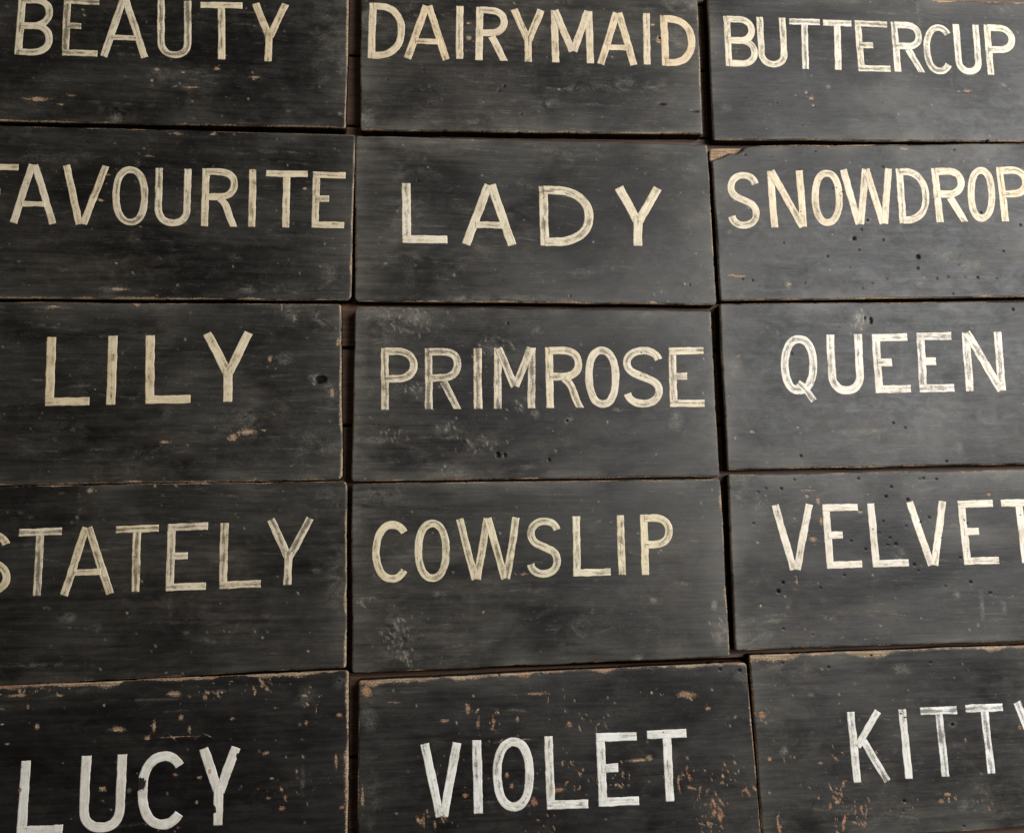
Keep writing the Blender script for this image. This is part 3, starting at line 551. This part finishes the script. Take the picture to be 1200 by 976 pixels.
# ------------------------------------------------------------------ wear fields of one board
RES = 0.8
class Fields:
    def __init__(self, b, seed):
        q = np.array(b['quad']); self.lo = q.min(0) - 4; hi = q.max(0) + 4
        nx, ny = (np.ceil((hi - self.lo) / RES).astype(int) + 1)
        gx, gy = np.meshgrid(self.lo[0] + np.arange(nx) * RES, self.lo[1] + np.arange(ny) * RES, indexing='ij')
        self.n = (nx, ny)
        rng = random.Random(seed)
        self.chip = np.full((nx, ny), -2.0); self.tint = np.full((nx, ny), 0.15); tw = np.full((nx, ny), -2.0)
        self.scuff = np.zeros((nx, ny)); self.pit = np.zeros((nx, ny)); self.loss = np.full((nx, ny), -2.0)
        self.fleck = np.zeros((nx, ny))
        wx = (vnoise(gx * .09, gy * .09, seed + 1, 3) - .5); wy = (vnoise(gx * .09, gy * .09, seed + 2, 3) - .5)
        def blob(x, y, rx, ry, a=0.0, warp=1.0):
            dx = gx - x + wx * rx * 1.1 * warp; dy = gy - y + wy * ry * 1.1 * warp
            ca, sa = math.cos(a), math.sin(a)
            return 1 - np.sqrt(((dx * ca + dy * sa) / rx) ** 2 + ((dy * ca - dx * sa) / ry) ** 2)
        def chip(x, y, rx, ry, tint, a=0.0):
            v = np.maximum(blob(x, y, max(rx, .6), max(ry, .6), a) * 1.15, -2)
            m = v > tw; tw[m] = v[m]; self.tint[m & (v > -1)] = tint
            np.maximum(self.chip, v, out=self.chip)
        for (x, y, rx, ry, tint) in b['chips']:
            k0 = b['chip_size']; rx *= k0; ry *= k0
            if k0 < .655: tint *= .5
            chip(x, y, rx, ry, tint)
            for i in range(rng.randint(1, 4)):          # crumbs round a chip
                k = rng.uniform(.18, .4)
                chip(x + rng.gauss(0, .9) * rx, y + rng.gauss(0, .9) * ry, max(.5, rx * k), max(.5, ry * k), tint, rng.gauss(0, .4))
        for (x, y, rx, ry, n, size, tint) in b['clusters']:
            k = size / 7.0 * 1.0
            for i in range(int(n * 1.8)):
                s = k * rng.choice((.45, .6, .75, .9, 1.1, 1.7))
                chip(x + rng.gauss(0, .62) * rx, y + rng.gauss(0, .62) * ry, s * rng.uniform(.45, .85), s * rng.uniform(1.0, 2.7),
                     min(1, max(0, tint - .1 + rng.gauss(0, .25))), rng.gauss(0.3, .45))
        for (x, y, rx, ry, n) in b['flecks']:
            for i in range(n):
                fx, fy = x + rng.gauss(0, .5) * rx, y + rng.gauss(0, .5) * ry
                v = blob(fx, fy, rng.uniform(.6, 1.0), rng.uniform(1.2, 4.0), rng.gauss(.35, .35), .6)
                self.fleck = np.maximum(self.fleck, np.clip(v * 2.2, 0, 1) * rng.uniform(.15, .8))
        for (x, y, rx, ry, s) in b['scuffs']:
            v = blob(x, y, max(rx, 1.1) * 1.25, max(ry, 1.1) * 1.25)
            self.scuff = np.maximum(self.scuff, np.clip(v * (1.6 if max(rx, ry) < 6 else 1.25), 0, 1) * s)
        for pt in b['pits']:
            x, y, r = pt[:3]; r2 = pt[3] if len(pt) > 3 else r
            v = np.clip(blob(x, y, max(r, .95) * .98, max(r2, .95) * .98, 0, .9) * 2.2, 0, 1)
            np.maximum(self.pit, v, out=self.pit)
        # stray fine knocks everywhere
        for i in range(34):     # pale pin-prick flecks
            x, y = rng.uniform(self.lo[0], hi[0]), rng.uniform(self.lo[1], hi[1])
            v = blob(x, y, rng.uniform(.6, 1.1), rng.uniform(.7, 2.0), rng.gauss(.3, .5), .4)
            self.fleck = np.maximum(self.fleck, np.clip(v * 2.2, 0, 1) * rng.choice((.2, .3, .45, .7, 1.0)))
        for i in range(26):
            x, y = rng.uniform(self.lo[0], hi[0]), rng.uniform(self.lo[1], hi[1])
            v = blob(x, y, rng.uniform(.8, 2.4), rng.uniform(.7, 1.6), rng.gauss(0, .5))
            self.scuff = np.maximum(self.scuff, np.clip(v * 1.8, 0, 1) * rng.uniform(.4, 1.1))
        for i in range(14):   # long hairline scratches
            x, y = rng.uniform(self.lo[0], hi[0]), rng.uniform(self.lo[1], hi[1])
            v = blob(x, y, rng.uniform(12, 50), rng.uniform(.9, 1.3), rng.gauss(0, .12), .25)
            self.scuff = np.maximum(self.scuff, np.clip(v * 1.8, 0, 1) * rng.uniform(.25, .6))
        for (x, y, rx, ry) in b['loss']:
            np.maximum(self.loss, np.maximum(blob(x, y, rx, ry) * 1.8, -2), out=self.loss)
        self.gx, self.gy = gx, gy
    def at(self, name, x, y):
        A = getattr(self, name)
        fx = np.clip((x - self.lo[0]) / RES, 0, self.n[0] - 1.001); fy = np.clip((y - self.lo[1]) / RES, 0, self.n[1] - 1.001)
        i, j = fx.astype(int), fy.astype(int); fx, fy = fx - i, fy - j
        return (A[i, j] * (1 - fx) + A[i + 1, j] * fx) * (1 - fy) + (A[i, j + 1] * (1 - fx) + A[i + 1, j + 1] * fx) * fy

# ------------------------------------------------------------------ a board: rounded, dented, cut slightly out of true
STEP = 1.15
def edge_lines(L):
    e = [0, .25, .6, 1.1, 1.8, 2.7]
    n = int(round((L - 2 * e[-1]) / STEP))
    mid = np.linspace(e[-1], L - e[-1], n + 1)
    return np.array(e[:-1] + list(mid) + [L - t for t in reversed(e[:-1])])

def board_mesh(key, b, F, seed):
    TL, TR, BR, BL = [np.array(p) for p in b['quad']]
    W = (np.linalg.norm(TR - TL) + np.linalg.norm(BR - BL)) / 2
    H = (np.linalg.norm(BL - TL) + np.linalg.norm(BR - TR)) / 2
    us, vs_ = edge_lines(W), edge_lines(H)
    s, t = np.meshgrid(us, vs_, indexing='ij')          # t measured down from the top edge
    dT, dR, dB, dL = t.copy(), W - s, H - t, s.copy()
    d = np.minimum(np.minimum(dT, dB), np.minimum(dL, dR))
    # rounded corners
    s2, t2 = s.copy(), t.copy()
    for (cx, cy, r) in ((0, 0, b['corner'][0]), (W, 0, b['corner'][1]), (W, H, b['corner'][2]), (0, H, b['corner'][3])):
        sx, sy = (1 if cx == 0 else -1), (1 if cy == 0 else -1)
        ax, ay = (s - cx) * sx, (t - cy) * sy
        mk = (ax < r) & (ay < r)
        vx, vy = r - ax[mk], r - ay[mk]
        ln = np.sqrt(vx * vx + vy * vy) + 1e-9; k = np.maximum(vx, vy) / ln
        s2[mk] = cx + sx * (r - vx * k); t2[mk] = cy + sy * (r - vy * k)
    # hand-sawn edges: slow wander and small nicks
    def wander(a, sd): return (vnoise(a * .02, a * 0 + sd, seed + sd, 2) - .5) * 1.3
    def nick(a, sd): return np.clip(vnoise(a * .22, a * 0 + 7, seed + sd + 20, 2) - .64, 0, 1) * 2.2
    t2 += (wander(s, 1) + nick(s, 1)) * np.exp(-dT / 5); t2 -= (wander(s, 2) + nick(s, 2)) * np.exp(-dB / 5)
    s2 += (wander(t, 3) + nick(t, 3)) * np.exp(-dL / 5); s2 -= (wander(t, 4) + nick(t, 4)) * np.exp(-dR / 5)
    u, v = (s2 / W)[..., None], (t2 / H)[..., None]
    P = (TL * (1 - u) + TR * u) * (1 - v) + (BL * (1 - u) + BR * u) * v
    x, y = P[..., 0], P[..., 1]
    # edge wear widths, wandering along each edge; right edges also paint in window highlight
    wT, wR, wB, wL = b['wear']
    def width(a, w, sd): return w * np.clip(3.6 * vnoise(a * .05, a * 0 + 1, seed + sd + 40, 4) - 1.0, .12, 2.2)
    ew = np.maximum.reduce([1 - dT / width(s, wT, 1), 1 - dR / width(t, wR, 2), 1 - dB / width(s, wB, 3), 1 - dL / width(t, wL, 4)])
    ew = np.clip(ew * 1.1, -2, 1)
    chip = F.at('chip', x, y); tint = F.at('tint', x, y); pit = F.at('pit', x, y)
    tint = np.where(ew > chip, (.03 + .38 * (dR > 3)) * (vnoise(s * .03, t * .03, seed + 70, 2) > .62), tint)  # right rim kept palest: window highlight painted into the worn wood
    chip = np.maximum(chip, ew)
    scuff = F.at('scuff', x, y)
    side_d = np.minimum(dL, dR)
    haze = np.exp(-d / 14) * np.clip(vnoise(s * .018, t * .026, seed + 77, 3) * 2.6 - .75, 0, 1.3)
    haze = np.maximum(haze, np.exp(-side_d / 26) * np.clip(vnoise(s * .012, t * .018, seed + 78, 3) * 2.8 - .8, 0, 1.2))
    haze = np.maximum(haze, .5 * np.clip(vnoise(s * .008, t * .016, seed + 79, 4) * 3.4 - 1.7, 0, 1))
    drop = np.zeros_like(d)
    if key == 'SNOWDROP':   # the broken-off corner
        k = 1 - (s / 50.0 + t / 19.0) + (vnoise(s * .1, t * .1, 5, 2) - .5) * .25
        cut = np.clip(k * 9, 0, 1)
        drop = cut * (4.5 + 3 * vnoise(s * .06, t * .5, 8, 2))
        chip = np.maximum(chip, cut * 3 - 2); tint = np.where(cut > .2, .3, tint)
    # surface height: never above the painted face
    r = 1.1 + 1.0 * vnoise(s * .03, t * .03, seed + 80, 2)
    z = -np.where(d < r, r - np.sqrt(np.maximum(r * r - (r - d) ** 2, 0)), 0)
    z -= .10 * vnoise(s * .03, t * .45, seed + 90, 3)
    z -= .35 * np.clip(chip * 2, 0, 1) + drop
    z -= 1.8 * np.clip((pit - .3) * 1.6, 0, 1)
    z -= .5 * np.clip(vnoise(s * .08, t * .16, seed + 95, 2) - .76, 0, 1)
    nu, nv = s.shape
    top = np.stack([x, y, z + THICK], -1).reshape(-1, 3)
    gid = np.arange(nu * nv).reshape(nu, nv)
    quads = np.stack([gid[:-1, :-1], gid[:-1, 1:], gid[1:, 1:], gid[1:, :-1]], -1).reshape(-1, 4)
    ring = np.concatenate([gid[:, 0], gid[-1, 1:], gid[-2::-1, -1], gid[0, -2:0:-1]])
    cen = top[ring].mean(0)
    verts = [top]; n0 = len(top); prev = ring; faces = [quads]; N = len(ring)
    base = top[ring]
    for zz in (THICK - 5.0, 0.6, 0.0):
        lv = base.copy(); lv[:, 2] = np.minimum(zz, base[:, 2] - .2 if zz > 5 else zz)
        if zz == 0.0:
            dv = lv[:, :2] - cen[:2]; lv[:, :2] -= dv / np.linalg.norm(dv, axis=1)[:, None] * .8
        ids = np.arange(n0, n0 + N); verts.append(lv); n0 += N
        faces.append(np.stack([prev, np.roll(prev, -1), np.roll(ids, -1), ids], -1)); prev = ids
    verts.append(np.array([[cen[0], cen[1], 0.0]])); c = n0
    faces.append(np.stack([prev, np.roll(prev, -1), np.full(N, c)], -1))
    verts = np.concatenate(verts)
    me = make_mesh('wooden_panel', verts * MM, faces)
    ex = len(verts) - nu * nv
    def pad(a, val): return np.concatenate([a.ravel(), np.full(ex, val)])
    set_attr(me, 'chip', pad(chip, -2)); set_attr(me, 'tint', pad(tint, .1)); set_attr(me, 'scuff', pad(scuff, 0))
    set_attr(me, 'haze', pad(haze, 0)); set_attr(me, 'fleck', pad(F.at('fleck', x, y), 0))
    set_attr(me, 'pit', pad(pit, 0)); set_attr(me, 'side', pad(np.zeros_like(d), 1))
    me.materials.append(BOARD_MAT)
    return me

# ------------------------------------------------------------------ hand-painted capitals: every stroke a ribbon of paint
def arc(cx, cy, rx, ry, a0, a1, n=18, power=2.0):
    out = []
    for i in range(n + 1):
        a = math.radians(a0 + (a1 - a0) * i / n); c, s = math.cos(a), math.sin(a)
        e = 2.0 / power
        out.append((cx + rx * math.copysign(abs(c) ** e, c), cy + ry * math.copysign(abs(s) ** e, s)))
    return out
def glyph(ch, w, h, s, opt=None):
    """strokes in a w x h box: (points, horizontal_cut, closed, width)"""
    a = s / 2; S = []
    def line(x0, y0, x1, y1, wd=s): S.append(([(x0, y0), (x1, y1)], abs(y1 - y0) > .3 * abs(x1 - x0), False, wd))
    def curve(p, closed=False, wd=s): S.append((p, False, closed, wd))
    sb = s * .93; c = sb / 2
    if ch == 'I': line(w / 2, h, w / 2, 0, w * .93)
    elif ch in 'LEFT':
        if ch == 'T':
            line(w / 2, h, w / 2, 0); line(0, h - c, w, h - c, sb)
        else:
            line(a, h, a, 0)
            if ch in 'LE': line(0, c, w, c, sb)
            if ch in 'EF': line(0, h - c, w, h - c, sb); line(s * .5, h * .515, w * .52, h * .515, sb)
    elif ch == 'A':
        line(w * .487, h, s * .56, 0); line(w * .532, h, w - s * .56, 0); line(w * .25, h * .33, w * .76, h * .33, sb * .85)
    elif ch == 'V':
        line(s * .56, h, w * .47, 0); line(w - s * .56, h, w * .55, 0)
    elif ch == 'Y':
        line(s * .6, h, w * .49, h * .42); line(w - s * .6, h, w * .52, h * .42); line(w / 2, h * .5, w / 2, 0)
    elif ch == 'W':
        line(s * .55, h, w * .29, 0); line(w * .49, h, w * .32, 0); line(w * .50, h, w * .74, 0); line(w - s * .55, h, w * .77, 0)
    elif ch == 'M':
        vy = h * (opt if opt is not None else .3)
        line(a, h, a, 0); line(w - a, h, w - a, 0)
        line(s * .62, h, w * .49, vy); line(w - s * .62, h, w * .52, vy)
    elif ch == 'N':
        line(a, h, a, 0); line(w - a, h, w - a, 0); line(s * .62, h, w - s * .62, 0)
    elif ch == 'K':
        line(a, h, a, 0); line(w * .82, h, s * .95, h * .50, s * .9); line(w * .37, h * .58, w - s * .55, 0, s * .95)
    elif ch in 'OQ':
        curve(arc(w / 2, h / 2, w / 2 - a, h / 2 - a, 100, 460, 44, 2.25)[:-1], True)
        if ch == 'Q': curve([(w * .46, h * .20), (w * .62, h * .13), (w * .78, h * .0), (w * .90, -h * .115)], False, s * .8)
    elif ch == 'U':
        rx = w / 2 - a; ry = min(rx * 1.05, h * .34)
        curve([(a, h), (a, h * .75), (a, h * .5)] + arc(w / 2, a + ry, rx, ry, 180, 360, 20, 2.2) + [(w - a, h * .5), (w - a, h * .75), (w - a, h)])
    elif ch == 'C':
        curve(arc(w * .54, h / 2, w * .54 - a, h / 2 - a, 42, 318, 40, 2.2))
    elif ch == 'S':
        top = arc(w * .5, h * .735, w * .5 - a, h * .265 - a, 12, 250, 22, 2.1)
        bot = arc(w * .5, h * .27, w * .5 - a, h * .27 - a, 70, -170, 22, 2.1)
        pts = top + bot
        curve(pts)
    elif ch == 'D':
        line(a, h, a, 0)
        rx = w * .62; ry = h / 2 - c
        curve([(s * .5, h - c)] + arc(w - a - rx, h / 2, rx, ry, 90, -90, 24, 2.15) + [(s * .5, c)])
    elif ch in 'PRB':
        line(a, h, a, 0)
        y0 = h * (.44 if ch == 'P' else .455)
        ry = (h - c - y0 - c) / 2; rx = min(ry * 1.15, w * .6); m = .0 if ch != 'B' else .05 * w
        curve([(s * .5, h - c)] + arc(w - a - rx - m, y0 + c + ry, rx, ry, 90, -90, 18, 2.2) + [(s * .5, y0 + c)])
        if ch == 'R':
            curve([(w * .50, y0 + c * .6), (w * .64, y0 - h * .05), (w * .72, y0 - h * .14), (w * .79, h * .16), (w * .86, h * .06), (w - a * .9, 0)] if opt != 'straight'
                  else [(w * .5, y0), (w - a, 0)])
            S[-1] = (S[-1][0], 'end', False, s)
        if ch == 'B':
            ry = (y0 + c - c) / 2; rx = min(ry * 1.15, w * .62)
            curve([(s * .5, y0 + c - .2)] + arc(w - a - rx, c + ry, rx, ry, 90, -90, 18, 2.2) + [(s * .5, c)])
    return S

def resample(pts, closed, step=1.1):
    p = np.array(pts, float)
    if closed: p = np.vstack([p, p[:1]])
    # round the polyline a little (Chaikin) unless it is a straight stroke
    if len(p) > 2 and not closed:
        for _ in range(2):
            q = [p[0]]
            for i in range(len(p) - 1): q += [p[i] * .75 + p[i + 1] * .25, p[i] * .25 + p[i + 1] * .75]
            q.append(p[-1]); p = np.array(q)
    L = np.concatenate([[0], np.cumsum(np.linalg.norm(np.diff(p, axis=0), axis=1))])
    n = max(4, int(L[-1] / step)); tt = np.linspace(0, L[-1], n + 1)
    out = np.stack([np.interp(tt, L, p[:, 0]), np.interp(tt, L, p[:, 1])], -1)
    return (out[:-1], tt[:-1]) if closed else (out, tt)

PROFILE = [(-1.0, -.55), (-1.0, .05), (-.82, .10), (-.45, .11), (0, .10), (.45, .11), (.82, .10), (1.0, .05), (1.0, -.55)]
def letter_mesh(entry, F, seed):
    ch, quad, sw = entry[:3]; sw *= .90; opt = entry[3] if len(entry) > 3 else None
    TL, TR, BR, BL = [np.array(p) for p in quad]
    w = (np.linalg.norm(TR - TL) + np.linalg.norm(BR - BL)) / 2; h = (np.linalg.norm(BL - TL) + np.linalg.norm(BR - TR)) / 2
    V, Fc, UV, OE, n0 = [], [], [], [], 0
    strokes = []
    K = len(PROFILE)
    for si, (pts, cut, closed, wd) in enumerate(glyph(ch, w, h, sw, opt)):
        p, tt = resample(pts, closed)
        tg = np.gradient(p, axis=0) if not closed else np.roll(p, -1, 0) - np.roll(p, 1, 0)
        tg /= np.linalg.norm(tg, axis=1)[:, None] + 1e-9
        nrm = np.stack([-tg[:, 1], tg[:, 0]], -1); hw = np.full(len(p), wd / 2)
        if cut is True:
            nrm = np.tile([-np.sign(tg[0, 1]), 0.0], (len(p), 1)); hw /= max(.35, abs(tg[0, 1]))
        elif cut == 'end':
            k = np.clip(np.linspace(-1.2, 1, len(p)), 0, 1)[:, None]
            nrm = nrm * (1 - k) + np.array([1.0, 0.0]) * np.sign(nrm[-1, 0]) * k
        sd = seed * 31 + si * 7
        jl = (vnoise(tt * .14, tt * 0 + .5, sd, 3) - .5) * 1.25; jr = (vnoise(tt * .14, tt * 0 + 9.5, sd + 3, 3) - .5) * 1.25
        wob = (vnoise(tt * .035, tt * 0 + 4.5, sd + 5, 2) - .5) * .8
        p = p + nrm * wob[:, None]
        strokes.append((p.copy(), wd / 2))
        rows = []
        for (e, z) in PROFILE:
            off = e * hw + (jl if e < 0 else jr) * abs(e)
            q = p + nrm * off[:, None]
            rows.append(np.column_stack([q, np.full(len(q), z + (si * .035 if z > 0 else 0))]))
        R_ = np.stack(rows, 1)
        if not closed:                       # brush lifts off: ragged ends, closed down to the wood
            for end, sgn in ((0, -1), (-1, 1)):
                jag = np.random.RandomState(sd + end + 2).uniform(-.30, .12, K)
                R_[end, :, :2] += tg[end] * sgn * jag[:, None]
            cap0, cap1 = R_[:1].copy(), R_[-1:].copy(); cap0[..., 2] = -.55; cap1[..., 2] = -.55
            R_ = np.concatenate([cap0, R_, cap1]); tt = np.concatenate([tt[:1], tt, tt[-1:]])
        n = len(R_); gid = n0 + np.arange(n * K).reshape(n, K)
        V.append(R_.reshape(-1, 3)); n0 += n * K
        UV.append(np.stack([np.repeat(tt[:, None] + si * 173.0, K, 1), np.tile([e for e, z in PROFILE], (n, 1))], -1).reshape(-1, 2))
        g2 = np.vstack([gid, gid[:1]]) if closed else gid
        Fc.append(np.stack([g2[:-1, :-1], g2[1:, :-1], g2[1:, 1:], g2[:-1, 1:]], -1).reshape(-1, 4))
    OE = np.ones(n0)
    allV = np.concatenate(V); own = np.concatenate([np.full(len(v), k) for k, v in enumerate(V)])
    for k, (cl, hw_) in enumerate(strokes):
        mk = own != k
        dd = np.min(np.linalg.norm(allV[mk][:, None, :2] - cl[None], axis=2), axis=1)
        OE[np.where(mk)[0][dd < hw_ * .95]] = 0
    V = np.concatenate(V); UV = np.concatenate(UV); Fc = np.concatenate(Fc)
    u, v = (V[:, 0] / w)[:, None], (1 - V[:, 1] / h)[:, None]
    P = (TL * (1 - u) + TR * u) * (1 - v) + (BL * (1 - u) + BR * u) * v
    # wind every quad upward
    a_, b_, c_ = P[Fc[:, 0]], P[Fc[:, 1]], P[Fc[:, 2]]
    area = np.cross(b_ - a_, c_ - a_)
    if np.sum(area) < 0: Fc = Fc[:, ::-1]
    pit = F.at('pit', P[:, 0], P[:, 1])
    co = np.column_stack([P, V[:, 2] + THICK])
    me = make_mesh('letter', co * MM, [Fc])
    uvl = me.uv_layers.new(name='stroke')
    li = np.zeros(len(me.loops), dtype=np.int32); me.loops.foreach_get('vertex_index', li)
    uvl.data.foreach_set('uv', UV[li].astype(np.float32).ravel())
    for nme in ('chip', 'tint', 'loss'): set_attr(me, nme, F.at(nme, P[:, 0], P[:, 1]))
    set_attr(me, 'pit', pit); set_attr(me, 'open_edge', OE)
    me.materials.append(LETTER_MAT)
    return me

# ------------------------------------------------------------------ set out the fifteen boards
for i, (word, b) in enumerate(BOARDS.items()):
    F = Fields(b, 100 + i * 17)
    board = bpy.data.objects.new('name_board', None)
    board.empty_display_size = 0.05
    board.location = (b['at'][0] * MM, b['at'][1] * MM, 0)
    board['label'] = b['label']; board['category'] = 'name board'; board['group'] = 'painted name boards laid out in rows'
    scene.collection.objects.link(board)
    panel = bpy.data.objects.new('wooden_panel', board_mesh(word, b, F, 300 + i * 211))
    panel.parent = board; panel.color = b['tone']
    scene.collection.objects.link(panel)
    for j, entry in enumerate(b['letters']):
        o = bpy.data.objects.new('letter', letter_mesh(entry, F, 1000 + i * 40 + j))
        o.parent = board
        o['label'] = '%s painted capital letter %s' % ('white' if b['cream'][2] > .55 else 'cream', entry[0])
        k = np.random.RandomState(i * 50 + j).uniform(.96, 1.04)
        wv = np.random.RandomState(i * 50 + j + 7).uniform(.7, 1.35)
        cr = b['cream']; tan = np.random.RandomState(i * 50 + j + 19).uniform(0, 1) * (.16 if cr[2] < .6 else .06)
        o.color = (min(.9, cr[0] * k * 1.14), min(.9, cr[1] * k * 1.12 * (1 - tan * .35)), min(.9, cr[2] * k * 1.08 * (1 - tan)), cr[3] * wv)
        scene.collection.objects.link(o)
